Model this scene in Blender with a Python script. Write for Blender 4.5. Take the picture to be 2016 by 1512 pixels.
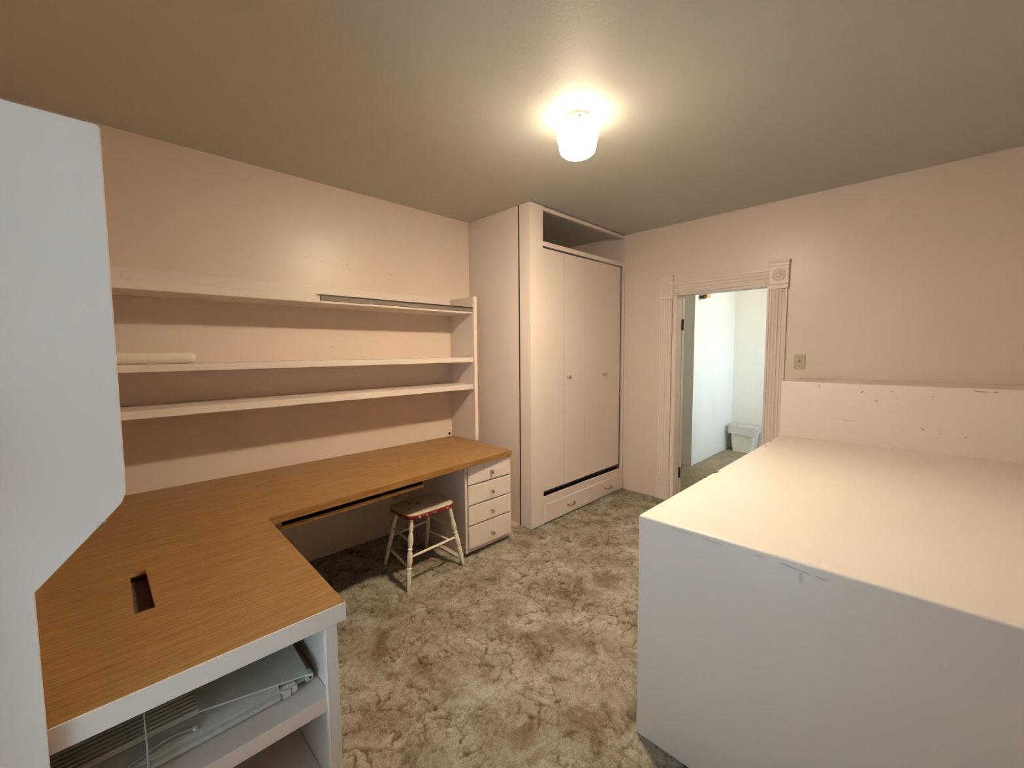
import bpy, bmesh, math, random
import numpy as np
from mathutils import Vector, Matrix

for o in list(bpy.data.objects):
    bpy.data.objects.remove(o, do_unlink=True)
C = bpy.context.scene.collection
SC = bpy.context.scene

# ---------------------------------------------------------------- camera
cam_d = bpy.data.cameras.new('camera')
cam_d.sensor_fit = 'HORIZONTAL'; cam_d.sensor_width = 36.0
cam_d.lens = 824.965 / 2016 * 36.0
cam_d.clip_start = 0.02; cam_d.clip_end = 100
cam = bpy.data.objects.new('camera', cam_d); C.objects.link(cam)
rt = Vector((0.70860454, -0.70555392, -0.00855981))
up = Vector((0.06101443, 0.04918351, 0.99692438))
fw = Vector((0.7029629, 0.70694742, -0.07790063))
m = Matrix.Identity(4)
for i in range(3):
    m[i][0] = rt[i]; m[i][1] = up[i]; m[i][2] = -fw[i]
m[2][3] = 1.53
cam.matrix_world = m
SC.camera = cam

# ---------------------------------------------------------------- daylight and exposure
wd = bpy.data.worlds.new('sky'); SC.world = wd; wd.use_nodes = True
bg = wd.node_tree.nodes['Background']
bg.inputs[0].default_value = (0.61, 0.85, 1.0, 1); bg.inputs[1].default_value = 5.4
SC.view_settings.view_transform = 'Standard'; SC.view_settings.look = 'None'
SC.view_settings.gamma = 1.0; SC.view_settings.use_curve_mapping = False
SC.view_settings.exposure = 0.20
LAMP_COLOR = (1.0, 0.81, 0.56); LAMP_STRENGTH = 710.0

def portal(name, loc, rot, sx, sy):          # only guides the sampling of the sky through a real window
    l = bpy.data.lights.new(name, 'AREA'); l.shape = 'RECTANGLE'; l.size = sx; l.size_y = sy
    l.cycles.is_portal = True
    o = bpy.data.objects.new(name, l); C.objects.link(o); o.location = loc; o.rotation_euler = rot
portal('window_portal', (-.34, .92, 1.325), (0, math.radians(-90), 0), 1.75, .58)
portal('hall_window_portal', (6.15, 0.30, 1.35), (math.radians(90), 0, 0), 1.50, 1.70)
hl = bpy.data.lights.new('hall_lamp', 'POINT'); hl.energy = 19; hl.color = (1.0, .80, .50); hl.shadow_soft_size = .09
ho = bpy.data.objects.new('hall_lamp', hl); C.objects.link(ho); ho.location = (5.7, 1.15, 2.55)

# ---------------------------------------------------------------- sizes (metres)
H = 2.747; YW = 3.175; XW = 4.08; XL = -0.30; YR = -1.40
D = 0.74

# ---------------------------------------------------------------- materials
def new_mat(name):
    m = bpy.data.materials.new(name); m.use_nodes = True
    nt = m.node_tree; b = nt.nodes['Principled BSDF']
    return m, nt, b
def obj_coord(nt, scale=(1, 1, 1), kind='Object'):
    tc = nt.nodes.new('ShaderNodeTexCoord'); mp = nt.nodes.new('ShaderNodeMapping')
    mp.inputs['Scale'].default_value = scale
    nt.links.new(tc.outputs[kind], mp.inputs[0]); return mp.outputs[0]
def noise(nt, vec, scale, detail=3, rough=.55, dist=0):
    n = nt.nodes.new('ShaderNodeTexNoise'); n.inputs['Scale'].default_value = scale
    n.inputs['Detail'].default_value = detail; n.inputs['Roughness'].default_value = rough
    n.inputs['Distortion'].default_value = dist
    nt.links.new(vec, n.inputs['Vector']); return n.outputs['Fac']
def ramp(nt, fac, stops):
    r = nt.nodes.new('ShaderNodeValToRGB'); e = r.color_ramp.elements
    e[0].position, e[0].color = stops[0][0], (*stops[0][1], 1)
    e[1].position, e[1].color = stops[1][0], (*stops[1][1], 1)
    for p, c in stops[2:]:
        x = e.new(p); x.color = (*c, 1)
    nt.links.new(fac, r.inputs[0]); return r.outputs[0]
def mix(nt, fac, a, b, mode='MIX'):
    n = nt.nodes.new('ShaderNodeMix'); n.data_type = 'RGBA'; n.blend_type = mode
    if isinstance(fac, float): n.inputs[0].default_value = fac
    else: nt.links.new(fac, n.inputs[0])
    for s, v in ((6, a), (7, b)):
        if isinstance(v, tuple): n.inputs[s].default_value = (*v, 1)
        else: nt.links.new(v, n.inputs[s])
    return n.outputs[2]
def bump(nt, b, h, dist, strength=1.0):
    n = nt.nodes.new('ShaderNodeBump'); n.inputs['Distance'].default_value = dist
    n.inputs['Strength'].default_value = strength
    nt.links.new(h, n.inputs['Height']); nt.links.new(n.outputs[0], b.inputs['Normal'])

def paint(name, col, rough=.45, var=.04, bmp=.0006, spec=.35, wear=None):
    m, nt, b = new_mat(name); v = obj_coord(nt)
    n = noise(nt, v, 2.2, 4)
    c = ramp(nt, n, [(.3, tuple(x*(1-var) for x in col)), (.7, tuple(min(1, x*(1+var)) for x in col))])
    if wear:
        w = noise(nt, v, wear[1], 5, .65)
        wm = ramp(nt, w, [(wear[2], (0, 0, 0)), (wear[2]+.03, (1, 1, 1))])
        c = mix(nt, wm, c, wear[0])
    nt.links.new(c, b.inputs['Base Color'])
    b.inputs['Roughness'].default_value = rough
    b.inputs['Specular IOR Level'].default_value = spec
    bump(nt, b, noise(nt, v, 60, 3), bmp)
    return m
def plain(name, col, rough=.5, metal=0., spec=.5):
    m, nt, b = new_mat(name)
    v = obj_coord(nt); n = noise(nt, v, 35, 2)
    c = ramp(nt, n, [(.3, tuple(x*.93 for x in col)), (.7, tuple(min(1, x*1.05) for x in col))])
    nt.links.new(c, b.inputs['Base Color'])
    b.inputs['Roughness'].default_value = rough; b.inputs['Metallic'].default_value = metal
    b.inputs['Specular IOR Level'].default_value = spec
    return m

M = {}
M['white'] = paint('white_joinery_paint', (.79, .715, .655), .36, .02, .0003, .4)
M['wall'] = paint('pink_wall_paint', (.765, .635, .55), .36, .02, .0006, .5)
M['joinery'] = paint('pale_joinery_paint', (.80, .69, .63), .36, .02, .0003, .4)
M['joinery_worn'] = paint('worn_joinery_paint', (.80, .69, .63), .38, .03, .0003, .4, ((.50, .42, .36), 9, .735))
M['ceiling'] = paint('ceiling_paint', (.55, .545, .50), .55, .02, .0008, .25)
M['hall'] = paint('cream_hall_paint', (.85, .83, .78), .5, .02, .0005, .3)
M['stain'] = plain('brown_scuff', (.20, .13, .08), .8)
M['stain_soft'] = plain('soft_scuff', (.52, .41, .34), .8)
M['bluish_scuff'] = plain('grey_blue_scuff', (.58, .60, .61), .8)
M['slot'] = plain('dark_brown_board', (.10, .055, .04), .8)
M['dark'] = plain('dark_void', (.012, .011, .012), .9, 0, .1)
M['black_metal'] = plain('black_strip', (.03, .028, .026), .45)
M['grey_strip'] = plain('grey_brown_strip', (.22, .175, .14), .6)
M['chrome'] = plain('chrome', (.62, .60, .57), .18, 1.)
M['brass'] = plain('aged_brass', (.30, .23, .13), .35, 1.)
M['bronze'] = plain('dark_bronze_hinge', (.05, .035, .02), .4, .7)
M['ivory'] = plain('ivory_plastic', (.50, .46, .29), .4)
M['toggle'] = plain('toggle_plastic', (.26, .21, .12), .4)
M['plastic'] = plain('grey_white_plastic', (.58, .61, .55), .45)
M['plastic_rib'] = plain('dim_grey_plastic', (.66, .69, .62), .5)
M['cord'] = plain('white_cord', (.42, .44, .40), .5)
M['foam'] = paint('cream_foam', (.80, .76, .62), .9, .05, .002, .1)
M['bin'] = plain('white_bin_plastic', (.80, .78, .68), .4)
M['leaf'] = plain('green_leaf', (.10, .16, .06), .6)
M['raw_wood'] = plain('raw_pine', (.62, .38, .20), .6)
M['tackstrip'] = plain('pale_timber_strip', (.52, .43, .34), .7)
M['lamp_base'] = plain('cream_enamel', (.74, .66, .44), .4)

def wood(name, cols, along='x', tone=1.0):
    m, nt, b = new_mat(name)
    s = {'x': (1.7, 24, 24), 'y': (24, 1.7, 24)}[along]
    v = obj_coord(nt, s)
    n1 = noise(nt, v, 1.5, 7, .66, 1.6)
    v2 = obj_coord(nt, tuple(q*4.5 if q > 2 else q*2.2 for q in s))
    n2 = noise(nt, v2, 1.5, 5, .68, .9)
    c1 = ramp(nt, n1, [(.30, cols[0]), (.72, cols[2]), (.50, cols[1])])
    c2 = ramp(nt, n2, [(.34, (.58, .50, .40)), (.56, (1, 1, 1))])
    c = mix(nt, .75, c1, c2, 'MULTIPLY')
    v3 = obj_coord(nt); n3 = noise(nt, v3, 1.3, 2)
    c = mix(nt, .5, c, ramp(nt, n3, [(.3, (.86, .83, .80)), (.7, (1, 1, 1))]), 'MULTIPLY')
    nt.links.new(c, b.inputs['Base Color'])
    b.inputs['Roughness'].default_value = .42; b.inputs['Specular IOR Level'].default_value = .4
    bump(nt, b, n2, .0006)
    return m
M['oak'] = wood('oak_laminate', ((.28, .145, .050), (.36, .20, .075), (.46, .27, .11)))
M['oak_edge'] = wood('oak_edge', ((.27, .13, .035), (.36, .185, .06), (.45, .25, .09)))

def carpet(name, cols, attr=True, tuft=420):
    m, nt, b = new_mat(name)
    v = obj_coord(nt)
    big = noise(nt, v, 4.2, 6, .66, .6)
    c = ramp(nt, big, [(.34, cols[0]), (.66, cols[2]), (.47, cols[1])])
    mid = noise(nt, v, 34, 5, .7, .5)
    c = mix(nt, .8, c, ramp(nt, mid, [(.34, (.66, .62, .55)), (.56, (1.0, 1.0, 1.0))]), 'MULTIPLY')
    fine = noise(nt, v, 190, 3, .75)
    c = mix(nt, .7, c, ramp(nt, fine, [(.36, (.50, .46, .41)), (.58, (1., 1., 1.))]), 'MULTIPLY')
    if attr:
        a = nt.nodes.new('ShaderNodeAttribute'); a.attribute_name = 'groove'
        g = ramp(nt, a.outputs['Fac'], [(0., (1, 1, 1)), (.45, (.66, .58, .47)), (1., (.24, .18, .11))])  # shade between the parted pile painted into the groove colour
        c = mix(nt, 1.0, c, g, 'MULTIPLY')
    nt.links.new(c, b.inputs['Base Color'])
    b.inputs['Roughness'].default_value = 1.; b.inputs['Specular IOR Level'].default_value = .05
    b.inputs['Sheen Weight'].default_value = .15
    bump(nt, b, fine, .006, .8)
    return m
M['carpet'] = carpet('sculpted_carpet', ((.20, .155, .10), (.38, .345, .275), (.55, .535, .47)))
M['hall_carpet'] = carpet('hall_carpet', ((.34, .27, .18), (.40, .33, .23), (.46, .39, .28)), False)

# chipped paint of the stool
def chipped(name, base, chip, scale, thr):
    m, nt, b = new_mat(name); v = obj_coord(nt)
    w = noise(nt, v, scale, 5, .7); wm = ramp(nt, w, [(thr, (0, 0, 0)), (thr+.02, (1, 1, 1))])
    c = mix(nt, wm, base, chip)
    d = noise(nt, v, 14, 4); c = mix(nt, .6, c, ramp(nt, d, [(.3, (.80, .76, .68)), (.7, (1, 1, 1))]), 'MULTIPLY')
    nt.links.new(c, b.inputs['Base Color']); b.inputs['Roughness'].default_value = .45
    bump(nt, b, wm, .0006)
    return m
M['stool_seat'] = chipped('chipped_cream_paint', (.70, .63, .49), (.13, .07, .03), 24, .66)
M['stool_rim'] = chipped('chipped_red_paint', (.24, .012, .014), (.50, .40, .30), 40, .66)
M['stool_leg'] = chipped('chipped_white_paint', (.80, .76, .68), (.20, .12, .06), 50, .69)

m_, nt_, b_ = new_mat('lit_opal_glass')
b_.inputs['Base Color'].default_value = (.9, .88, .8, 1)
b_.inputs['Emission Color'].default_value = (*LAMP_COLOR, 1); 
gv = nt_.nodes.new('ShaderNodeSeparateXYZ'); nt_.links.new(obj_coord(nt_), gv.inputs[0])      # glow held down on neck and sides to shrink the ceiling hot spot
gr = nt_.nodes.new('ShaderNodeMapRange'); gr.interpolation_type = 'SMOOTHSTEP'
for k_, v_ in ((1, -.203), (2, -.165), (3, LAMP_STRENGTH), (4, LAMP_STRENGTH*.024)): gr.inputs[k_].default_value = v_
nt_.links.new(gv.outputs[2], gr.inputs[0]); nt_.links.new(gr.outputs[0], b_.inputs['Emission Strength'])
M['opal'] = m_
m_, nt_, b_ = new_mat('window_glass')
tr = nt_.nodes.new('ShaderNodeBsdfTransparent'); gl = nt_.nodes.new('ShaderNodeBsdfGlossy'); gl.inputs['Roughness'].default_value = .02
mx = nt_.nodes.new('ShaderNodeMixShader'); fr = nt_.nodes.new('ShaderNodeFresnel'); fr.inputs[0].default_value = 1.45
nt_.links.new(fr.outputs[0], mx.inputs[0]); nt_.links.new(tr.outputs[0], mx.inputs[1]); nt_.links.new(gl.outputs[0], mx.inputs[2])
nt_.links.new(mx.outputs[0], nt_.nodes['Material Output'].inputs[0]); M['glass'] = m_
m_, nt_, b_ = new_mat('thin_plastic_liner')
b_.inputs['Base Color'].default_value = (.86, .83, .82, 1); b_.inputs['Roughness'].default_value = .25
b_.inputs['Transmission Weight'].default_value = .35
M['liner'] = m_

# ---------------------------------------------------------------- mesh helpers (everything in world metres, shifted to the parent's origin)
def box(bm, x0, y0, z0, x1, y1, z1, bev=0., rot=0., seg=2):
    c = Vector(((x0+x1)/2, (y0+y1)/2, (z0+z1)/2))
    r = bmesh.ops.create_cube(bm, size=1.0)
    vs = r['verts']
    R = Matrix.Rotation(rot, 4, 'Z')
    for v in vs:
        v.co = Vector((v.co.x*(x1-x0), v.co.y*(y1-y0), v.co.z*(z1-z0)))
    if bev > 0:
        es = list({e for v in vs for e in v.link_edges})
        r2 = bmesh.ops.bevel(bm, geom=es, offset=bev, segments=seg, profile=.5, affect='EDGES')
        vs = list({v for f in r2['faces'] for v in f.verts} | {v for v in vs if v.is_valid})
    for v in vs: v.co = (R @ v.co) + c
    return vs
def lathe(bm, prof, origin=(0, 0, 0), axis=(0, 0, 1), seg=24):
    a = Vector(axis).normalized(); o = Vector(origin)
    q = Vector((0, 0, 1)).rotation_difference(a)
    rings = []
    for r, h in prof:
        if r < 1e-6:
            rings.append([bm.verts.new(o + q @ Vector((0, 0, h)))])
        else:
            rings.append([bm.verts.new(o + q @ Vector((r*math.cos(2*math.pi*k/seg), r*math.sin(2*math.pi*k/seg), h))) for k in range(seg)])
    for A, B in zip(rings, rings[1:]):
        if len(A) == 1 and len(B) == 1: continue
        for k in range(seg):
            k2 = (k+1) % seg
            if len(A) == 1: bm.faces.new((A[0], B[k], B[k2]))
            elif len(B) == 1: bm.faces.new((A[k], A[k2], B[0]))
            else: bm.faces.new((A[k], A[k2], B[k2], B[k]))
    if len(rings[0]) > 1: bm.faces.new(list(reversed(rings[0])))
    if len(rings[-1]) > 1: bm.faces.new(rings[-1])
def tube(bm, pts, r, seg=8):
    pts = [Vector(p) for p in pts]; rings = []
    ref = Vector((0, 0, 1))
    for i, p in enumerate(pts):
        t = (pts[min(i+1, len(pts)-1)] - pts[max(i-1, 0)]).normalized()
        s = t.cross(ref)
        if s.length < .05: s = t.cross(Vector((1, 0, 0)))
        s.normalize(); u = s.cross(t)
        rr = r[i] if isinstance(r, (list, tuple)) else r
        rings.append([bm.verts.new(p + rr*(math.cos(2*math.pi*k/seg)*s + math.sin(2*math.pi*k/seg)*u)) for k in range(seg)])
    for A, B in zip(rings, rings[1:]):
        for k in range(seg):
            k2 = (k+1) % seg; bm.faces.new((A[k], B[k], B[k2], A[k2]))
    bm.faces.new(rings[0]); bm.faces.new(list(reversed(rings[-1])))
def prism(bm, poly, a0, a1, axis='z', bev=0.):
    """poly of 2-D points swept along axis: z -> (x,y), y -> (x,z), x -> (y,z)"""
    def P(p, a):
        return {'z': (p[0], p[1], a), 'y': (p[0], a, p[1]), 'x': (a, p[0], p[1])}[axis]
    A = [bm.verts.new(P(p, a0)) for p in poly]; B = [bm.verts.new(P(p, a1)) for p in poly]
    n = len(poly); fs = [bm.faces.new(list(reversed(A))), bm.faces.new(B)]
    for k in range(n):
        fs.append(bm.faces.new((A[k], A[(k+1) % n], B[(k+1) % n], B[k])))
    if bev:
        es = list({e for f in fs for e in f.edges})
        bmesh.ops.bevel(bm, geom=es, offset=bev, segments=2, profile=.5, affect='EDGES')
def obj(name, bm, mat, parent=None, smooth=False, mats=None):
    bmesh.ops.recalc_face_normals(bm, faces=bm.faces)
    if smooth:
        for f in bm.faces: f.smooth = True
    me = bpy.data.meshes.new(name)
    if parent is not None:
        o0 = Vector(parent['_origin'])
        bmesh.ops.translate(bm, verts=bm.verts, vec=-o0)
    bm.to_mesh(me); bm.free()
    for mm in (mats or [mat]): me.materials.append(mm)
    if smooth:
        try: me.set_sharp_from_angle(angle=math.radians(38))
        except Exception: pass
    o = bpy.data.objects.new(name, me); C.objects.link(o)
    if parent is not None:
        o.parent = parent; o['_origin'] = tuple(parent['_origin'])
    else: o['_origin'] = (0., 0., 0.)
    return o
def tag(o, label, cat, group=None):
    o['label'] = label; o['category'] = cat
    if group: o['group'] = group
    return o
def thing(name, label, cat, loc=(0, 0, 0), group=None):
    o = bpy.data.objects.new(name, None); C.objects.link(o)
    o.location = loc; o['_origin'] = tuple(float(v) for v in loc); o.empty_display_size = .1
    return tag(o, label, cat, group)
def single(name, bm, mat, label, cat, loc=None, smooth=False, group=None):
    """a thing that is one mesh, with its origin at its base"""
    if loc is not None: bmesh.ops.translate(bm, verts=bm.verts, vec=-Vector(loc))
    o = obj(name, bm, mat, None, smooth)
    if loc is not None: o.location = loc
    return tag(o, label, cat, group)
def struct(name, bm, mat, parent=None, smooth=False):
    o = obj(name, bm, mat, parent, smooth)
    if parent is None: o['kind'] = 'structure'
    return o
def B(): return bmesh.new()
def bx(name, mat, parent, dims, bev=.0015, rot=0., label=None):
    bm = B(); box(bm, *dims, bev=bev, rot=rot); o = obj(name, bm, mat, parent)
    if label: o['label'] = label
    return o
def sbox(name, mat, dims, bev=0.):
    bm = B(); box(bm, *dims, bev=bev); return struct(name, bm, mat)
def flat_poly(outline, holes, z0, z1):
    """slab with holes, returned as a bmesh"""
    cu = bpy.data.curves.new('slab', 'CURVE'); cu.dimensions = '2D'; cu.fill_mode = 'BOTH'
    cu.extrude = (z1-z0)/2
    for pl in [outline]+holes:
        s = cu.splines.new('POLY'); s.points.add(len(pl)-1)
        for p, q in zip(s.points, pl): p.co = (q[0], q[1], 0, 1)
        s.use_cyclic_u = True
    t = bpy.data.objects.new('slab', cu)
    me = bpy.data.meshes.new_from_object(t)
    bm = B(); bm.from_mesh(me); bmesh.ops.translate(bm, verts=bm.verts, vec=(0, 0, (z0+z1)/2))
    bmesh.ops.remove_doubles(bm, verts=bm.verts, dist=1e-5)
    bpy.data.objects.remove(t); bpy.data.curves.remove(cu); bpy.data.meshes.remove(me)
    return bm

# ================================================================ ROOM SHELL
# carpeted floor with real relief
rng = np.random.default_rng(7)
def vnoise(x, y, s, seed):
    r = np.random.default_rng(seed).random((256, 256))
    X = x*s; Y = y*s; xi = np.floor(X).astype(int); yi = np.floor(Y).astype(int)
    fx = X-xi; fy = Y-yi; fx = fx*fx*(3-2*fx); fy = fy*fy*(3-2*fy)
    g = lambda a, b: r[a % 256, b % 256]
    return (g(xi, yi)*(1-fx)+g(xi+1, yi)*fx)*(1-fy)+(g(xi, yi+1)*(1-fx)+g(xi+1, yi+1)*fx)*fy
def vor(x, y, s, seed):
    r = np.random.default_rng(seed).random((256, 256, 2))
    X = x*s; Y = y*s; xi = np.floor(X).astype(int); yi = np.floor(Y).astype(int)
    f1 = np.full(X.shape, 9.); f2 = np.full(X.shape, 9.)
    for a in (-1, 0, 1):
        for b in (-1, 0, 1):
            j = r[(xi+a) % 256, (yi+b) % 256]
            d = np.hypot(xi+a+j[..., 0]-X, yi+b+j[..., 1]-Y)
            n1 = np.minimum(f1, d); f2 = np.minimum(f2, np.maximum(f1, d)); f1 = n1
    return f2-f1
def carpet_floor():
    xs = np.arange(0.30, 4.09, .0060); ys = np.arange(0.30, 3.181, .0060)
    X, Y = np.meshgrid(xs, ys, indexing='ij')
    wx = X + .10*(vnoise(X, Y, 5, 1)-.5) + .05*(vnoise(X, Y, 19, 2)-.5) + .022*(vnoise(X, Y, 60, 12)-.5)
    wy = Y + .10*(vnoise(X, Y, 5, 3)-.5) + .05*(vnoise(X, Y, 19, 4)-.5) + .022*(vnoise(X, Y, 60, 13)-.5)
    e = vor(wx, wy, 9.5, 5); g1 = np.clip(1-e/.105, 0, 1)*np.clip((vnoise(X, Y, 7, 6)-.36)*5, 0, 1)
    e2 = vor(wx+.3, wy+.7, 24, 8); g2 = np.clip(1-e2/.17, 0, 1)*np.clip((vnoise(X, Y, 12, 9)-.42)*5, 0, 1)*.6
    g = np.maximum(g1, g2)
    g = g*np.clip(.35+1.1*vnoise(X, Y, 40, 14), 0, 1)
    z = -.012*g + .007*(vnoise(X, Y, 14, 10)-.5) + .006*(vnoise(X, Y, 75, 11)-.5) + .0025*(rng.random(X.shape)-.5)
    z -= .002
    n, k = X.shape
    me = bpy.data.meshes.new('floor')
    co = np.stack([X, Y, z], -1).reshape(-1, 3)
    i = np.arange(n-1)[:, None]*k + np.arange(k-1)[None, :]
    q = np.stack([i, i+k, i+k+1, i+1], -1).reshape(-1, 4)
    # coarse apron for the part of the floor that only other viewpoints see
    base = len(co)
    ap = [(XL, YR, 0), (4.09, YR, 0), (4.09, .301, 0), (XL, .301, 0), (XL, .301, 0), (.301, .301, 0), (.301, 3.18, 0), (XL, 3.18, 0)]
    co = np.concatenate([co, np.array(ap, float)-[0, 0, .004]])
    q = np.concatenate([q, np.array([[base, base+1, base+2, base+3], [base+4, base+5, base+6, base+7]])])
    me.vertices.add(len(co)); me.vertices.foreach_set('co', co.ravel())
    me.loops.add(q.size); me.loops.foreach_set('vertex_index', q.ravel().astype(np.int32))
    me.polygons.add(len(q)); me.polygons.foreach_set('loop_start', (np.arange(len(q))*4).astype(np.int32))
    me.update(calc_edges=True)
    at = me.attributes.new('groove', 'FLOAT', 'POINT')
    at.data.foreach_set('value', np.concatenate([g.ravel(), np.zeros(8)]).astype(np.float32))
    me.polygons.foreach_set('use_smooth', np.ones(len(q), bool))
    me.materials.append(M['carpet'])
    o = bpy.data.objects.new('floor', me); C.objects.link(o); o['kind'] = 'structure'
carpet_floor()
sbox('floor_hall', M['hall_carpet'], (XW+.0, YR, -.06, 7.3, 3.7, -.002))

sbox('floor_slab', M['dark'], (XL-.12, YR-.12, -.14, 7.3, 3.7, -.08))
# walls (each a slab with real openings)
sbox('wall_back', M['wall'], (XL-.12, YW, -.08, XW+.12, YW+.12, H+.05))
def wall_with_opening(name, mat, axis, a0, a1, t0, t1, o0, o1, z0, z1):
    """axis x: the wall runs along x between a0 and a1, thickness t0..t1 in y; opening o0..o1, z0..z1"""
    bm = B()
    for p in ((a0, o0, -.08, H+.05), (o1, a1, -.08, H+.05), (o0, o1, z1, H+.05), (o0, o1, 0, z0)):
        if p[1]-p[0] < .001 or p[3]-p[2] < .001: continue
        if axis == 'x': box(bm, p[0], t0, p[2], p[1], t1, p[3])
        else: box(bm, t0, p[0], p[2], t1, p[1], p[3])
    return struct(name, bm, mat)
sbox('wall_front', M['wall'], (XL-.12, YR-.12, -.08, XW+.12, YR, H+.05))
wall_with_opening('wall_left', M['wall'], 'y', YR, YW, XL-.06, XL, .62, 1.215, .45, 2.20)
wall_with_opening('wall_right', M['wall'], 'y', YR-.12, YW+.12, XW, XW+.12, 1.0, 1.815, 0, 2.085)
sbox('ceiling', M['ceiling'], (XL-.12, YR-.12, H, XW+.12, YW+.12, H+.1))
# hall shell
sbox('ceiling_hall', M['hall'], (XW+.12, YR-.12, H, 7.3, 3.7, H+.1))
sbox('wall_hall_side', M['hall'], (5.50, 2.19, 0, 7.15, 3.6, H))
sbox('wall_hall_end', M['hall'], (7.03, .24, 0, 7.15, 2.19, H))
sbox('wall_hall_back', M['hall'], (XW+.12, 3.5, 0, 5.50, 3.6, H))
wall_with_opening('wall_hall_front', M['hall'], 'x', XW+.12, 7.15, .24, .36, 5.4, 6.9, .5, 2.2)
sbox('wall_hall_near', M['hall'], (XW+.121, 1.95, 0, XW+.13, 3.5, H))

def window(name, x0, x1, z0, z1, y0, y1, turn=False):
    fr = B(); w = .030 if turn else .045
    for d in ((x0, y0, z0, x0+w, y1, z1), (x1-w, y0, z0, x1, y1, z1), (x0, y0, z0, x1, y1, z0+w), (x0, y0, z1-w, x1, y1, z1)):
        box(fr, *d, bev=.003)
    o = struct(name, fr, M['joinery']); zm = (z0+z1)/2
    if turn: o.rotation_euler.z = math.radians(90); o.location = (0, 0, 0)
    a = B(); box(a, x0+w, y0+.012, zm-.02, x1-w, y1-.012, zm+.02, bev=.003); obj('meeting_rail', a, M['joinery'], o)
    for za, zb in ((z0+w, zm-.02), (zm+.02, z1-w)):
        g = B(); box(g, x0+w, (y0+y1)/2-.002, za, x1-w, (y0+y1)/2+.002, zb); obj('pane', g, M['glass'], o)
window('window_1', .62, 1.215, .45, 2.20, -XL+.005, -XL+.05, True)
window('window_2', 5.4, 6.9, .5, 2.2, .26, .34)

# ---------------------------------------------------------------- doorway with fluted Victorian casings
dt = thing('door_1', '', '', (XW, 1.41, 0)); del dt['label'], dt['category']; dt['kind'] = 'structure'
def flutes(bm, a0, a1, z0, z1, along, x0, n=4, proud=.022):
    """fluted board on the wall x = x0; along 'z' = upright, 'y' = header"""
    N = 48; w = (a1-a0) if along == 'z' else (z1-z0); prof = []
    for k in range(N+1):
        t = k/N; edge = min(t, 1-t)*w
        if edge < .012: d = proud
        else:
            u = (t*w-.012)/(w-.024)*n; f = abs(math.sin(math.pi*u)); d = proud - .0105*f**.7
        prof.append((t, d))
    A, Bv = [], []
    for t, d in prof:
        if along == 'z':
            y = a0+t*(a1-a0); A.append(bm.verts.new((x0-d, y, z0))); Bv.append(bm.verts.new((x0-d, y, z1)))
        else:
            z = z0+t*(z1-z0); A.append(bm.verts.new((x0-d, a0, z))); Bv.append(bm.verts.new((x0-d, a1, z)))
    for k in range(N): bm.faces.new((A[k], A[k+1], Bv[k+1], Bv[k]))
    def bk(v): return bm.verts.new((x0, v.co.y, v.co.z))
    a, b, c, d = bk(A[0]), bk(A[-1]), bk(Bv[-1]), bk(Bv[0])
    bm.faces.new([a]+A+[b]); bm.faces.new([d]+Bv+[c]); bm.faces.new((A[0], a, d, Bv[0])); bm.faces.new((A[-1], Bv[-1], c, b))
jm = M['joinery']
for y0, y1, zb in ((1.836, 1.972, .235), (.868, 1.004, 0)):
    bm = B(); flutes(bm, y0+.006, y1-.006, zb, 2.03, 'z', XW); obj('casing', bm, jm, dt, True)
bm = B(); flutes(bm, 1.006, 1.834, 2.080, 2.195, 'y', XW, 3); obj('head_casing', bm, jm, dt, True)
bm = B(); box(bm, XW-.010, 1.006, 2.062, XW, 1.834, 2.080, .002); obj('head_fillet', bm, jm, dt)
# plinth block of the left casing
bm = B(); box(bm, XW-.030, 1.832, 0, XW, 1.978, .150, .002)
box(bm, XW-.034, 1.829, .150, XW, 1.981, .166, .004); box(bm, XW-.029, 1.832, .166, XW, 1.978, .196, .003)
box(bm, XW-.034, 1.829, .196, XW, 1.981, .209, .004); box(bm, XW-.028, 1.833, .209, XW, 1.977, .237, .004)
obj('plinth_block', bm, jm, dt)
for yc in (1.904, .936):
    bm = B(); hw = .074
    box(bm, XW-.030, yc-hw+.004, 2.028, XW, yc+hw-.004, 2.062, .004)
    box(bm, XW-.034, yc-hw, 2.062, XW, yc+hw, 2.070, .002)
    box(bm, XW-.030, yc-hw+.003, 2.070, XW, yc+hw-.003, 2.212, .003)
    box(bm, XW-.034, yc-hw, 2.212, XW, yc+hw, 2.222, .002)
    box(bm, XW-.030, yc-hw+.003, 2.222, XW, yc+hw-.003, 2.246, .002)
    box(bm, XW-.037, yc-hw-.003, 2.246, XW, yc+hw+.003, 2.262, .003)
    k = obj('corner_block', bm, jm, dt)
    r = B(); prof = [(.052, .0), (.052, .004), (.046, .007), (.040, .002), (.034, .001), (.028, .006), (.022, .007), (.018, .002), (.013, .003), (.009, .010), (0, .012)]
    lathe(r, prof, (XW-.030, yc, 2.141), (-1, 0, 0), 32); obj('rosette', r, jm, k, True)
# jambs
jb = B(); box(jb, XW-.006, 1.800, 0, XW+.118, 1.8345, 2.065, .001); obj('jamb', jb, jm, dt)
jb = B(); box(jb, XW-.006, 1.0045, 0, XW+.126, 1.022, 2.065, .001); obj('jamb', jb, jm, dt)
jb = B(); box(jb, XW-.006, 1.006, 2.060, XW+.126, 1.800, 2.082, .001); obj('head_jamb', jb, jm, dt)
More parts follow.
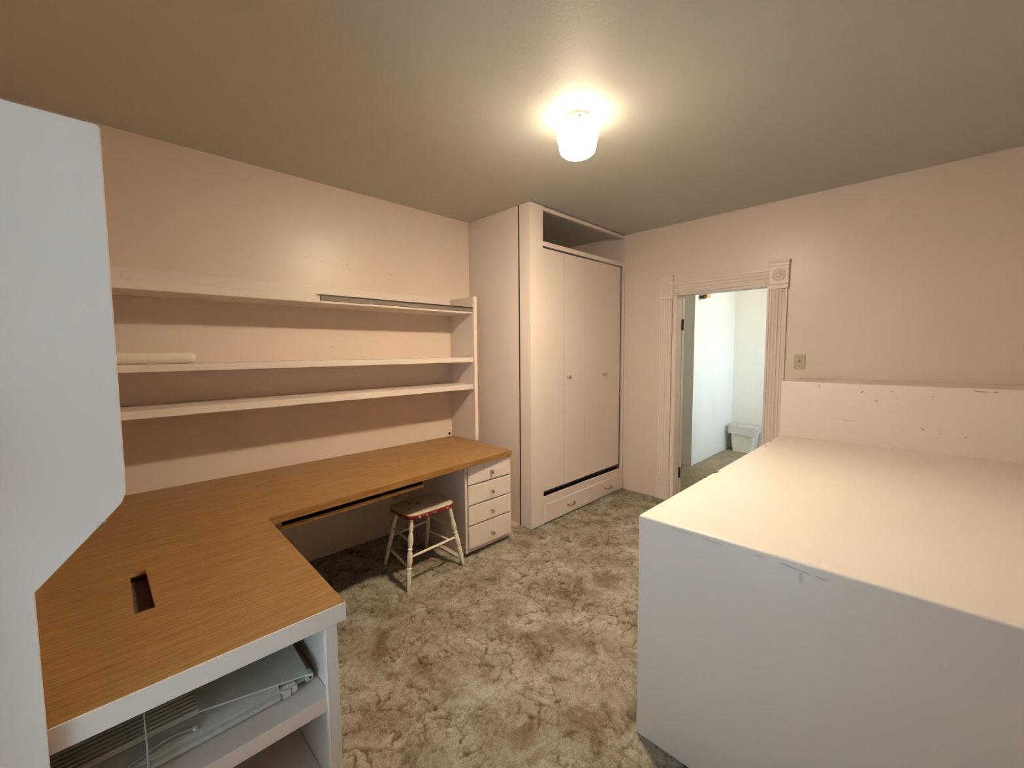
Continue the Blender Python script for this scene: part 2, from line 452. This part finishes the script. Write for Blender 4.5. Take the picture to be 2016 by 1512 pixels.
# door leaf swung flat against the hall side of the wall
leaf = bx('door_leaf', jm, dt, (XW+.137, 1.797, .012, XW+.174, 2.60, 2.045), .002)
for z in (1.78, .27):
    bm = B(); lathe(bm, [(.0, -.058), (.006, -.056), (.0075, -.050), (.0075, .050), (.006, .056), (0, .058)], (XW+.128, 1.791, z), (0, 0, 1), 12)
    box(bm, XW+.112, 1.7965, z-.048, XW+.128, 1.7995, z+.048); box(bm, XW+.130, 1.793, z-.048, XW+.150, 1.7965, z+.048)
    h = obj('hinge', bm, M['bronze'], dt, True); h['label'] = 'dark bronze butt hinge'

# narrow pale tack strips along the carpet edge
bm = B(); box(bm, 1.822, 2.42, -.004, 1.862, 3.16, .012, .002); struct('tack_strip_drawers', bm, M['tackstrip'])
bm = B(); box(bm, 2.50, 2.50, -.004, 2.575, 3.16, .014, .002); struct('tack_strip_wardrobe', bm, M['tackstrip'])

# ================================================================ PLATFORM WITH RAISED LEDGE (right)
pf = thing('boxed_platform', 'large white painted boxed-in platform with raised ledge in front of the doorway wall', 'platform', (2.7, -.3, 0))
bm = B(); box(bm, 1.449, YR+.002, 0, 3.547, .772, .899, bev=.009, seg=3)
p = obj('platform_body', bm, M['white'], pf, True)
bm = B(); box(bm, 3.547, YR+.002, 0, XW-.002, .777, 1.296, bev=.005)
lg = obj('raised_ledge', bm, M['joinery'], pf)
def blotch(bm, P, u, v, su, sv, ang, n=9, seed=0, t=.0006):
    """small irregular flake lying on a surface: P point on it, u, v in-plane axes"""
    rnd = random.Random(seed); P = Vector(P); u = Vector(u); v = Vector(v); nn = u.cross(v).normalized()
    pts = []
    for k in range(n):
        a = 2*math.pi*k/n; r = 1+rnd.uniform(-.35, .35)
        x = su*r*math.cos(a); y = sv*r*math.sin(a)
        pts.append(P + u*(x*math.cos(ang)-y*math.sin(ang)) + v*(x*math.sin(ang)+y*math.cos(ang)))
    A = [bm.verts.new(q - nn*t) for q in pts]; Bq = [bm.verts.new(q + nn*t) for q in pts]
    bm.faces.new(A); bm.faces.new(Bq)
    for k in range(n): bm.faces.new((A[k], A[(k+1) % n], Bq[(k+1) % n], Bq[k]))
bm = B()
for i, (y, z, s, h, a) in enumerate([(.320, 1.244, .008, .003, .8), (.247, 1.193, .009, .002, -.6), (.177, 1.256, .004, .002, 0), (-.196, 1.279, .040, .0018, -.05), (-.253, 1.279, .012, .002, 0), (-.009, 1.237, .005, .002, 1)]):
    blotch(bm, (3.5465, y, z), (0, -1, 0), (0, 0, 1), s, h, a, seed=i)
k = obj('paint_chip', bm, M['stain'], lg); k['kind'] = 'stuff'
bm = B()
for i, (y, z, s, h, a) in enumerate([(.027, 1.036, .010, .003, -.4), (.022, 1.028, .004, .003, 0), (-.151, 1.01, .006, .005, .4), (-.05, 1.02, .004, .003, 0), (.395, 1.052, .075, .0012, -.03), (.55, 1.27, .003, .014, .1), (.150, 1.215, .004, .002, .3)]):
    blotch(bm, (3.5465, y, z), (0, -1, 0), (0, 0, 1), s, h, a, seed=i+20)
k = obj('scuff_mark', bm, M['stain_soft'], lg); k['kind'] = 'stuff'
bm = B()
for i, (y, z, s, h, a) in enumerate([(.247, .852, .0035, .020, .05), (.262, .874, .040, .003, -.10), (.500, .880, .030, .0022, -.08), (.60, .883, .04, .0015, -.06), (.36, .878, .02, .002, -.1), (.20, .868, .02, .003, -.15)]):
    blotch(bm, (1.4485, y, z), (0, -1, 0), (0, 0, 1), s, h, a, seed=i+40)
k = obj('scuff_mark', bm, M['bluish_scuff'], p); k['kind'] = 'stuff'
# leaf and crumbs lying on the platform top
bm = B(); blotch(bm, (2.226, .765, .9005), (.94, -.34, 0), (.34, .94, 0), .034, .006, .0, 12, 3, .0012)
single('leaf', bm, M['leaf'], 'tiny green leaf scrap on the left edge of the white platform top', 'leaf', (2.226, .765, .899))
for i, (x, y, s, lab) in enumerate([(2.10, .765, .006, 'tiny dark crumb left of the green leaf on the platform edge'),
                                    (3.26, .762, .012, 'dark crumb at the far corner of the platform top by the casing'),
                                    (3.07, .745, .007, 'smaller crumb on the platform top between leaf and far corner crumb')]):
    bm = B(); lathe(bm, [(s*.6, 0), (s, .001), (s*.5, .003), (0, .0035)], (x, y, .899), (0, 0, 1), 7)
    single('crumb', bm, M['leaf'], lab, 'crumb', (x, y, .899), group='crumbs on the platform top')

# ================================================================ WARDROBE
WY = 2.367
w = thing('wardrobe', 'tall built-in pinkish wardrobe reaching the ceiling, with sliding doors and base drawers', 'wardrobe', (3.3, 2.7, 0))
J = M['joinery']
bx('side_panel', J, w, (2.588, 2.494, 0, 2.609, YW-.002, H-.002), .001)
bm = B(); box(bm, 2.574, WY, 0, 2.735, WY+.022, H-.008, .0015); box(bm, 2.574, WY+.022, 0, 2.596, 2.488, H-.008, .0015)
obj('corner_post', bm, J, w)
bx('gap_shade_strip', M['dark'], w, (2.5840, 2.490, 0, 2.600, 2.509, H-.004), 0)  # solid dark strip standing in for the shade between post and panel
bx('stile', J, w, (4.052, WY, 0, XW-.002, WY+.022, H-.008))
bx('top_rail', J, w, (2.735, WY, 2.706, 4.052, WY+.022, H-.012))
bx('rail', J, w, (2.735, WY-.002, 2.412, 4.052, WY+.022, 2.452))
bx('shelf', J, w, (2.61, WY+.022, 2.430, XW-.003, YW-.003, 2.450))
bx('bottom_rail', J, w, (2.735, WY+.001, .178, 4.052, WY+.022, .238), .001)
bx('floor_board', J, w, (2.735, WY+.022, .215, 4.052, YW-.003, .234), .001)
bx('floor_track', M['black_metal'], w, (2.74, WY+.030, .234, 4.05, WY+.075, .238), 0)
bm = B(); box(bm, 2.735, WY+.026, .236, 2.742, WY+.075, 2.41); obj('door_stop', bm, M['dark'], w)
bx('interior_back', M['dark'], w, (2.62, YW-.012, .24, 4.06, YW-.006, 2.42), 0)
for (x0, x1, dy, kx, ttop) in ((2.739, 3.361, .010, 3.088, 2.400), (3.370, 4.006, .016, 3.690, 2.404)):
    bm = B(); box(bm, x0, WY+dy, .288, x1, WY+dy+.019, ttop, .002); d = obj('door', bm, J, w)
    if x0 < 3: # two boards with a fine seam
        sm = B(); box(sm, 3.031, WY+dy-.0012, .290, 3.0345, WY+dy+.001, ttop-.002); obj('seam', sm, M['stain_soft'], d)
    kb = B(); lathe(kb, [(.010, 0), (.010, .004), (.0075, .008), (.0075, .020), (.016, .024), (.0185, .030), (.017, .036), (.010, .040), (0, .0405)], (kx, WY+dy, 1.287), (0, -1, 0), 24)
    k = obj('knob', kb, M['chrome'], d, True); k['label'] = 'round metal knob'
for i, (x0, x1, z0, z1) in enumerate(((2.742, 3.392, .012, .175), (3.402, 4.056, .018, .175))):
    bm = B(); box(bm, x0, WY-.016, z0, x1, WY+.004, z1, .004); d = obj('drawer', bm, J, w)
    hb = B(); xc = (3.110, 3.752)[i]; zc = .094
    pts = [(xc-.048, WY-.016, zc), (xc-.046, WY-.030, zc-.002), (xc-.034, WY-.038, zc-.006), (xc, WY-.040, zc-.010), (xc+.034, WY-.038, zc-.006), (xc+.046, WY-.030, zc-.002), (xc+.048, WY-.016, zc)]
    tube(hb, pts, .0045, 10)
    for s in (-.048, .048): lathe(hb, [(.009, 0), (.009, .003), (.005, .006), (0, .006)], (xc+s, WY-.016, zc), (0, -1, 0), 12)
    h = obj('handle', hb, M['brass'], d, True); h['label'] = 'aged brass bow handle'
bx('drawer_divider', J, w, (2.735, WY+.002, 0, 4.052, WY+.02, .180), .001)

# ================================================================ WALL SHELVES
GX = 2.353
s = thing('wall_shelf', 'long three-tier pink painted wall shelf above the oak worktop', 'shelf', (1.0, 3.0, .75))
bm = B(); box(bm, GX, 2.850, D+.001, GX+.024, YW-.001, 2.004, .001); obj('side_panel', bm, J, s)
bx('edge_post', J, s, (GX, 2.830, D+.001, GX+.036, 2.850, 2.006), .002)
bx('back_board', J, s, (XL+.002, YW-.014, 1.904, GX, YW-.001, 2.012), .002)
for z0, z1 in ((1.857, 1.904), (1.438, 1.478), (1.200, 1.242)):
    bm = B(); box(bm, XL+.002, 2.848, z0, GX, YW-.001, z1, .003)
    obj('shelf', bm, M['joinery_worn'] if z0 < 1.3 else J, s)
# L-return along the left wall, ending in the tall near panel
e = thing('end_shelf', 'tall white end panel with angled lower cut, nearest the camera at left', 'shelf', (-.14, 1.28, 0))
prof = [(XL+.002, 0), (-.121, 0), (-.118, 1.050), (.012, 1.187), (.024, 1.200), (.033, 1.222), (.0385, 2.006), (.034, 2.012), (XL+.002, 2.012)]
bm = B(); prism(bm, prof, 1.262, 1.283, 'y', .0022); pnl = obj('end_panel', bm, M['white'], e)
for z0, z1 in ((1.857, 1.904), (1.438, 1.478), (1.242, 1.282)):
    bx('shelf', J, e, (XL+.002, 1.284, z0, .022, 2.846, z1), .002)
bm = B(); blotch(bm, (-.010, 1.2617, 1.166), (1, 0, 0), (0, 0, 1), .010, .0012, .1, seed=3)
blotch(bm, (-.018, 1.2617, 1.160), (1, 0, 0), (0, 0, 1), .005, .0008, .6, seed=4)
k = obj('scuff_mark', bm, M['bluish_scuff'], pnl); k['kind'] = 'stuff'

# marks on the back wall: parts of the wall itself
wb = bpy.data.objects['wall_back']
bm = B()
for i, (x, z, a, b_, an) in enumerate([(1.105, 2.213, .030, .0016, -.05), (1.165, 2.208, .022, .0014, -.1), (1.405, 2.196, .008, .003, -.3), (1.422, 2.166, .010, .004, .2), (1.240, 2.190, .03, .001, -.1), (1.77, 2.16, .010, .002, -.5), (1.265, 1.574, .020, .003, .1)]):
    blotch(bm, (x, YW-.0005, z), (1, 0, 0), (0, 0, 1), a, b_, an, seed=i+60)
k = obj('scuff_mark', bm, M['stain_soft'], wb); k['kind'] = 'stuff'
bm = B(); lathe(bm, [(.0, .0), (.013, .0), (.013, .002), (.0, .0022)], (2.322, YW, .757+.008), (0, -1, 0), 16); obj('cable_hole', bm, M['dark'], wb)

bm = B(); lathe(bm, [(.0, 0), (.020, 0), (.026, .006), (.030, .020), (.031, .05), (.031, .72), (.026, .745), (0, .75)], (.398, 2.892, 1.478+.031), (-1, 0, 0), 28)
single('foam_roll', bm, M['foam'], 'cream foam roll lying at the left end of the middle shelf', 'roll', (.1, 2.892, 1.478), True)
bm = B(); prism(bm, [(2.840, 1.868), (2.8475, 1.868), (2.8475, 1.9045), (2.885, 1.9045), (2.885, 1.9070), (2.838, 1.9070)], 1.058, 2.352, 'x')
ds = thing('metal_strip', 'thin dark angle strip lying along the front edge of the top shelf', 'strip', (1.7, 2.85, 1.87))
bm2 = B(); prism(bm2, [(2.8410, 1.873), (2.8475, 1.873), (2.8475, 1.9040), (2.8410, 1.9040)], 1.070, 2.352, 'x')
fa = obj('strip_face', bm2, M['grey_strip'], ds); fa['label'] = 'grey-brown front face'
bm.free(); bm = B(); prism(bm, [(2.834, 1.9042), (2.880, 1.9042), (2.880, 1.9115), (2.834, 1.9115)], 1.060, 2.352, 'x')
obj('strip_top', bm, M['black_metal'], ds)

# ================================================================ WORKTOP (L-shaped, oak laminate)
t = thing('worktop', 'L-shaped oak laminate worktop with cable slots, along the shelf wall', 'worktop', (.2, 2.6, 0))
out = [(XL+.002, 1.288), (.519, 1.286), (.545, 2.222), (2.325, 2.352), (2.374, 3.17), (XL+.002, 3.17)]
slot1 = [(.044, 2.022), (.088, 2.016), (.089, 1.684), (.040, 1.682)]
slot2 = [(.928, 2.862), (.928, 2.884), (1.113, 2.884), (1.119, 2.873), (1.113, 2.862)]
bm = flat_poly(out, [slot1, slot2], D-.038, D); tp = obj('top', bm, M['oak'], t)
bm = B()
prism(bm, [(.546, 2.2205), (2.3265, 2.3505), (2.325, 2.3525), (.545, 2.2225)], D-.039, D-.001, 'z')
obj('edge_strip', bm, M['oak_edge'], t)
bm = B(); box(bm, -.121, 1.284, .680, .5215, 1.300, D-.0015, .0015); ed = obj('end_rail', bm, M['white'], t)
ed['label'] = 'white painted rail under the near end'
bm = B(); box(bm, .020, 1.66, .690, .11, 2.05, .7015); obj('slot_underplate', bm, M['slot'], t)
bm = B(); box(bm, .91, 2.84, .690, 1.13, 2.90, .7015); obj('slot_underplate', bm, M['dark'], t)  # dark plate added below the open slot to stand for its shade

# open cabinet under the near end of the worktop
c = thing('open_cabinet', 'white open shelf cabinet under the near end of the oak worktop', 'cabinet', (.19, 1.6, 0))
CY1 = 1.98
bx('stile', M['white'], c, (.457, 1.292, 0, .494, 1.312, .679), .0015)
bx('side_panel', M['white'], c, (.470, 1.312, 0, .490, CY1, .688), .001)
bx('side_panel', M['white'], c, (-.296, 1.303, 0, -.276, CY1, .688), .001)
bx('back_panel', M['white'], c, (-.275, CY1-.012, 0, .47, CY1, .688), .001)
bx('shelf', M['joinery_worn'], c, (-.275, 1.300, .398, .469, CY1-.013, .445), .002)
bx('shelf', M['joinery_worn'], c, (-.275, 1.300, .060, .469, CY1-.013, .100), .002)
bx('plinth', M['white'], c, (-.275, 1.32, 0, .469, 1.335, .059), .001)

# old window air conditioner lying on the upper shelf
ac = thing('air_conditioner', 'grey-white window air conditioner lying on the open cabinet shelf under the worktop', 'appliance', (.15, 1.6, .445))
bm = B()
prism(bm, [(1.392, .447), (1.378, .456), (1.374, .472), (1.388, .474), (1.389, .480), (1.380, .484), (1.402, .497), (1.430, .501), (1.80, .499), (1.80, .447)], -.255, .345, 'x')
body = obj('body', bm, M['plastic'], ac, True)
bm = B(); prism(bm, [(1.384, .452), (1.382, .474), (1.392, .484), (1.420, .490), (1.70, .490), (1.70, .450)], .345, .392, 'x', .002); obj('end_block', bm, M['plastic'], ac)
bm = B(); box(bm, .352, 1.376, .452, .376, 1.396, .478, .003); box(bm, .380, 1.378, .456, .396, 1.398, .478, .003); obj('clip', bm, M['plastic'], ac)
bm = B(); box(bm, .392, 1.404, .458, .438, 1.50, .470, .003); box(bm, .426, 1.396, .455, .450, 1.425, .478, .003); br = obj('bracket', bm, M['plastic'], ac)
bm = B(); lathe(bm, [(.004, 0), (.004, .001), (0, .0011)], (.440, 1.3958, .466), (0, -1, 0), 10); obj('screw_hole', bm, M['dark'], br)
bm = B()
vs = box(bm, .150, 1.425, .512, .430, 1.78, .517, .001)
for v in bm.verts:
    v.co.z += (v.co.y-1.425)*.10 - (v.co.x-.15)*.06; v.co.y -= (v.co.x-.15)*.20
obj('cover_panel', bm, M['plastic'], ac)
bm = B(); box(bm, .150, 1.436, .502, .425, 1.70, .507, .001)
for v in bm.verts:
    v.co.z += (v.co.y-1.425)*.10 - (v.co.x-.15)*.05; v.co.y -= (v.co.x-.15)*.20
obj('cover_panel', bm, M['plastic'], ac)
bm = B(); box(bm, -.254, 1.436, .500, .158, 1.74, .503); obj('vent_bed', bm, M['dark'], ac)
rib0 = None
for k in range(17):
    y = 1.436 + .0165*k
    if rib0 is None:
        bm = B(); prism(bm, [(y, .502), (y+.0065, .502), (y+.0065, .514), (y+.0032, .517), (y, .514)], -.252, .158, 'x')
        rib0 = obj('rib', bm, M['plastic_rib'], ac)
    else:
        r = rib0.copy(); C.objects.link(r); r.parent = ac; r.location.y = .0165*k; r.location.z = .0006*k
bm = B()
tube(bm, [(.036, 1.345, .452), (.035, 1.345, .50), (.035, 1.345, .56), (.034, 1.345, .62), (.034, 1.345, .678)], [.0045, .0035, .0022, .0016, .0013], 8)
cord = ac
obj('hanging_cord', bm, M['cord'], cord, True)
bm = B(); tube(bm, [(.13, 1.392, .500), (.10, 1.392, .507), (.07, 1.392, .507), (.03, 1.388, .500), (-.01, 1.380, .492), (-.05, 1.372, .487), (-.09, 1.368, .487)], .0035, 8)
obj('looped_cord', bm, M['cord'], cord, True)
bm = B(); tube(bm, [(.125, 1.386, .496), (.09, 1.384, .500), (.05, 1.380, .497), (.0, 1.372, .489), (-.05, 1.362, .478), (-.09, 1.36, .470)], .003, 8)
obj('looped_cord', bm, M['cord'], cord, True)
bm = B(); lathe(bm, [(.006, 0), (.007, .006), (.005, .010), (0, .011)], (.133, 1.394, .497), (.4, -.6, .2), 14); obj('cord_clip', bm, M['plastic'], cord, True)

# keyboard tray under the long run of the worktop
ky = thing('keyboard_tray', 'shallow oak-edged pull-out tray hanging under the worktop knee space', 'tray', (1.0, 2.4, .66))
ang = math.atan2(.130, 1.78)
def tr_box(x0, dy0, z0, x1, dy1, z1, bev=.001):
    bm = B(); vs = box(bm, x0, dy0, z0, x1, dy1, z1, bev)
    for v in bm.verts:
        v.co.y += 2.225 + (v.co.x-.545)*math.tan(ang)
    return bm
obj('front_lip', tr_box(.600, .018, .650, 1.475, .030, .670), M['oak_edge'], ky)
obj('tray_bottom', tr_box(.605, .030, .650, 1.470, .42, .658), M['oak_edge'], ky)
obj('tray_back', tr_box(.605, .415, .650, 1.470, .425, D-.039), M['dark'], ky)
for x in (.600, 1.463): obj('side_runner', tr_box(x, .020, .650, x+.012, .42, D-.039 if x < 1 else .690), M['oak_edge'] if x < 1 else M['dark'], ky)
obj('black_liner', tr_box(.613, .035, .658, 1.462, .412, .661), M['dark'], ky)
obj('guide_block', tr_box(.552, .022, .665, .598, .075, D-.039), M['oak_edge'], ky)
bm = B(); lathe(bm, [(.010, 0), (.010, .006), (0, .007)], (1.155, 2.265, D-.040), (0, 0, -1), 12); obj('catch', bm, M['bronze'], ky)

# fixings low on the wall in the knee space
o = thing('wall_outlet', 'faint beige outlet plate low on the wall behind the stool', 'outlet', (1.756, YW, .32))
bx('plate', M['tackstrip'], o, (1.716, YW-.006, .285, 1.796, YW-.0005, .350), .002)
for x in (1.738, 1.774): bx('socket', M['toggle'], o, (x-.010, YW-.008, .305, x+.010, YW-.005, .332), .003)
bm = B(); tube(bm, [(1.880, YW-.012, .70), (1.880, YW-.012, .50), (1.879, YW-.012, .36), (1.882, YW-.012, .27)], .006, 8)
single('wall_cable', bm, M['dark'], 'short dark cable hanging down the wall beside the drawer cabinet', 'cable', (1.88, YW-.012, .27), True)
bm = B(); lathe(bm, [(.008, 0), (.008, .001), (0, .0012)], (1.551, YW, .328), (0, -1, 0), 12); obj('nail_hole', bm, M['dark'], wb)

# ================================================================ DRAWER CABINET
dc = thing('drawer_cabinet', 'narrow four-drawer pink painted cabinet under the right end of the worktop', 'cabinet', (2.1, 2.75, 0))
DY = 2.376
DL = M['joinery_worn']
bm = B(); prism(bm, [(DY, .030), (DY+.05, .030), (DY+.05, -.002), (YW-.006, -.002), (YW-.006, D-.040), (DY, D-.040)], 1.867, 1.885, 'x'); obj('side_panel', bm, J, dc)
bx('side_panel', J, dc, (2.322, DY, .030, 2.338, YW-.006, D-.040), .001)
bx('bottom_panel', J, dc, (1.885, DY+.002, .030, 2.322, YW-.006, .048), .001)
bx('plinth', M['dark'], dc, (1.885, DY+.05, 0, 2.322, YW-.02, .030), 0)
bx('face_board', J, dc, (1.885, DY+.006, .048, 2.322, DY+.018, D-.040), 0)
for z0, z1, kz in ((.548, .694, .612), (.394, .538, .458), (.240, .384, .304), (.060, .230, .128)):
    bm = B(); box(bm, 1.889, DY-.014, z0, 2.319, DY+.006, z1, .004); d = obj('drawer', bm, J, dc)
    kb = B(); lathe(kb, [(.009, 0), (.009, .003), (.006, .007), (.006, .016), (.0145, .020), (.016, .025), (.0145, .030), (.008, .033), (0, .0335)], (2.108, DY-.014, kz), (0, -1, 0), 24)
    k = obj('knob', kb, M['chrome'], d, True); k['label'] = 'round metal knob'

# ================================================================ STOOL
st = thing('stool', 'small white turned-leg stool with chipped cream seat and red rim', 'stool', (1.57, 2.52, 0))
def seat_outline(cx, cy, a, b, r, n=10, k=1.):
    pts = []
    for sx, sy, a0 in ((1, 1, 0), (-1, 1, 90), (-1, -1, 180), (1, -1, 270)):
        for i in range(n+1):
            th = math.radians(a0+90*i/n); pts.append((cx+sx*(a-r)+r*math.cos(th), cy+sy*(b-r)+r*math.sin(th)))
    # gently bowed sides
    return [(cx+(x-cx)*(1+.03*(1-((y-cy)/b)**2)), cy+(y-cy)*(1+.05*(1-((x-cx)/a)**2))) for x, y in pts]
SZ = .452
def seat_mesh(rings):
    bm = B(); prev = None
    for (ins, z) in rings:
        pts = seat_outline(1.591, 2.517, .192-ins, .147-ins, .062-ins*.5)
        R_ = [bm.verts.new((x, y, z)) for x, y in pts]
        if prev:
            n = len(R_)
            for k in range(n): bm.faces.new((prev[k], prev[(k+1) % n], R_[(k+1) % n], R_[k]))
        else: first = R_
        prev = R_
    bm.faces.new(first); bm.faces.new(prev)
    return bm
seat = obj('seat', seat_mesh([(.004, SZ-.006), (.0035, SZ-.002), (.008, SZ), (.030, SZ-.001), (.060, SZ-.003)]), M['stool_seat'], st, True)
rim = obj('seat_rim', seat_mesh([(.014, SZ-.034), (.003, SZ-.030), (.0, SZ-.024), (.0, SZ-.010), (.003, SZ-.005)]), M['stool_rim'], st, True); rim['label'] = 'red painted rim with chips'
bm = B()
for i, (x, y, a, b_, an) in enumerate([(1.58, 2.56, .022, .008, .1), (1.475, 2.50, .013, .007, .3), (1.68, 2.485, .010, .005, -.5), (1.53, 2.585, .012, .004, .2), (1.64, 2.60, .008, .004, 0), (1.50, 2.43, .006, .003, .4)]):
    blotch(bm, (x, y, SZ-.0020), (1, 0, 0), (0, 1, 0), a, b_, an, seed=i+80, t=.0016)
k = obj('paint_chip', bm, M['stain'], st); k['kind'] = 'stuff'
bm = B()
for i, (x, a, b_) in enumerate([(1.475, .010, .009), (1.53, .005, .006), (1.60, .007, .004), (1.585, .004, .004), (1.70, .012, .006)]):
    yf = 2.370 - .147*.05*(1-((x-1.591)/.192)**2)
    blotch(bm, (x, yf, SZ-.017), (1, 0, 0), (0, 0, 1), a, b_, 0, seed=i+90, t=.0012)
k = obj('rim_chip', bm, M['tackstrip'], st); k['kind'] = 'stuff'
feet = {'FL': (1.338, 2.310), 'FR': (1.795, 2.322), 'BL': (1.405, 2.735), 'BR': (1.765, 2.745)}
tops = {'FL': (1.434, 2.402), 'FR': (1.738, 2.394), 'BL': (1.447, 2.614), 'BR': (1.722, 2.629)}
ZT = SZ-.032
def lp(k, z):
    f = Vector((*feet[k], 0)); tt = Vector((*tops[k], ZT)); return f + (tt-f)*(z/ZT)
turned = [(.010, 0), (.0125, .03), (.0165, .20), (.0175, .26), (.0155, .272), (.0125, .278), (.0185, .292), (.0185, .302), (.0125, .316), (.0165, .33), (.0190, .42), (.0180, .50), (.0125, .545), (.0120, .552), (.0175, .562), (.0175, .572), (.0120, .585), (.0150, .62), (.0190, .68), (.0175, .75), (.0115, .80), (.0105, .82), (.0150, .835), (.0150, .855), (.0130, .90), (.0130, 1.0)]
plainp = [(.0105, 0), (.0150, .25), (.0160, .5), (.0135, 1.0)]
for k in ('FL', 'FR', 'BL', 'BR'):
    f = Vector((*feet[k], 0)); tt = Vector((*tops[k], ZT)); L = (tt-f).length
    bm = B(); lathe(bm, [(r, h*L) for r, h in (turned if k[0] == 'F' else plainp)], f, (tt-f), 20)
    obj('leg', bm, M['stool_leg'], st, True)
def stretch(a, za, b, zb, r=.0085):
    A = lp(a, za); Bq = lp(b, zb); n = 8
    bm = B(); tube(bm, [A+(Bq-A)*(i/n) for i in range(n+1)], [r*(.80+.30*math.sin(math.pi*i/n)) for i in range(n+1)], 12)
    obj('stretcher', bm, M['stool_leg'], st, True)
stretch('FL', .190, 'FR', .205); stretch('BL', .225, 'BR', .240)
stretch('FL', .130, 'BL', .130); stretch('FL', .280, 'BL', .285)
stretch('FR', .150, 'BR', .150); stretch('FR', .270, 'BR', .285)

# ================================================================ CEILING LAMP
LX, LY = 1.865, 1.372
la = thing('ceiling_lamp', 'glowing white schoolhouse glass ceiling lamp on a small round base', 'lamp', (LX, LY, H))
bm = B(); lathe(bm, [(.0, 0), (.060, 0), (.062, .004), (.062, .010), (.055, .012), (.052, .014), (.050, .040), (0, .040)], (LX, LY, H), (0, 0, -1), 40)
obj('base', bm, M['lamp_base'], la, True)
bm = B(); lathe(bm, [(.0615, 0), (.0640, .0), (.0640, .004), (.0615, .004)], (LX, LY, H-.006), (0, 0, -1), 40); obj('trim_ring', bm, M['toggle'], la, True)
for a in range(3):
    th = math.radians(225+120*a)
    bm = B(); lathe(bm, [(.003, 0), (.003, .008), (.006, .009), (.006, .013), (0, .014)], (LX+.050*math.cos(th), LY+.050*math.sin(th), H-.026), (math.cos(th), math.sin(th), 0), 10)
    obj('thumb_screw', bm, M['brass'], la, True)
bm = B()
lathe(bm, [(.0, .030), (.046, .030), (.058, .036), (.085, .048), (.102, .066), (.109, .088), (.107, .108), (.100, .128), (.096, .146), (.095, .162), (.089, .178), (.072, .192), (.048, .202), (.020, .208), (.010, .210), (.004, .214), (0, .215)], (LX, LY, H), (0, 0, -1), 48)
obj('glass_shade', bm, M['opal'], la, True)

# ================================================================ LIGHT SWITCH
sw = thing('light_switch', 'small ivory toggle light switch on the wall right of the doorway', 'switch', (XW, .77, 1.424))
bx('plate', M['ivory'], sw, (XW-.006, .731, 1.366, XW-.0005, .809, 1.482), .003)
bm = B(); box(bm, XW-.020, .765, 1.422, XW-.005, .775, 1.436, .002); obj('toggle', bm, M['toggle'], sw)
for z in (1.392, 1.456):
    bm = B(); lathe(bm, [(.004, 0), (.003, .001), (0, .0012)], (XW-.006, .77, z), (-1, 0, 0), 10); obj('screw', bm, M['toggle'], sw)

# ================================================================ HALL ITEMS
wbn = thing('waste_bin', 'white plastic waste bin with a clear liner in the hall corner', 'bin', (6.86, 1.95, 0))
def rect_ring(cx, cy, a, b, z, r=.03, n=5, wob=0, rnd=None):
    pts = []
    for sx, sy, a0 in ((1, 1, 0), (-1, 1, 90), (-1, -1, 180), (1, -1, 270)):
        for i in range(n+1):
            th = math.radians(a0+90*i/n); pts.append((cx+sx*(a-r)+r*math.cos(th), cy+sy*(b-r)+r*math.sin(th)))
    return [(x+(rnd.uniform(-wob, wob) if rnd else 0), y+(rnd.uniform(-wob, wob) if rnd else 0), z+(rnd.uniform(-wob, wob)*1.2 if rnd else 0)) for x, y in pts]
def loft(rings, cap0=True, cap1=False):
    bm = B(); prev = None
    for R_ in rings:
        V = [bm.verts.new(p) for p in R_]
        if prev:
            n = len(V)
            for k in range(n): bm.faces.new((prev[k], prev[(k+1) % n], V[(k+1) % n], V[k]))
        elif cap0: bm.faces.new(V)
        prev = V
    if cap1: bm.faces.new(prev)
    return bm
cx, cy = 6.86, 1.945
bm = loft([rect_ring(cx, cy, .105, .140, .0), rect_ring(cx, cy, .128, .172, .36), rect_ring(cx, cy, .138, .182, .365), rect_ring(cx, cy, .138, .182, .375), rect_ring(cx, cy, .122, .166, .375), rect_ring(cx, cy, .100, .134, .01)])
obj('bucket', bm, M['bin'], wbn, True)
rnd = random.Random(5)
low = [(x, y, z - .030*abs(math.sin(i*1.3)) - (.055 if x < cx else .02)*rnd.random()) for i, (x, y, z) in enumerate(rect_ring(cx, cy, .150, .196, .330, .03, 8, .008, rnd))]
bm = loft([low, rect_ring(cx, cy, .149, .195, .36, .03, 8, .006, rnd), rect_ring(cx, cy, .146, .190, .395, .03, 8, .007, rnd), rect_ring(cx, cy, .128, .170, .402, .03, 8, .007, rnd), rect_ring(cx, cy, .116, .158, .36, .03, 8, .004, rnd)], cap0=False)
obj('bin_liner', bm, M['liner'], wbn, True)
dh = thing('door_catch', 'small wooden block with a dark metal catch high on the hall wall', 'catch', (5.75, 2.19, 2.29))
bx('wooden_block', M['raw_wood'], dh, (5.70, 2.115, 2.215, 5.82, 2.189, 2.330), .004)
bx('metal_catch', M['bronze'], dh, (5.61, 2.125, 2.190, 5.70, 2.180, 2.225), .004)
bm = B(); lathe(bm, [(0, 0), (.020, 0), (.020, .07), (0, .072)], (5.700, 2.150, 2.250), (-1, 0, 0), 16); obj('roller', bm, M['chrome'], dh, True)

for o in bpy.data.objects:
    if '_origin' in o: del o['_origin']
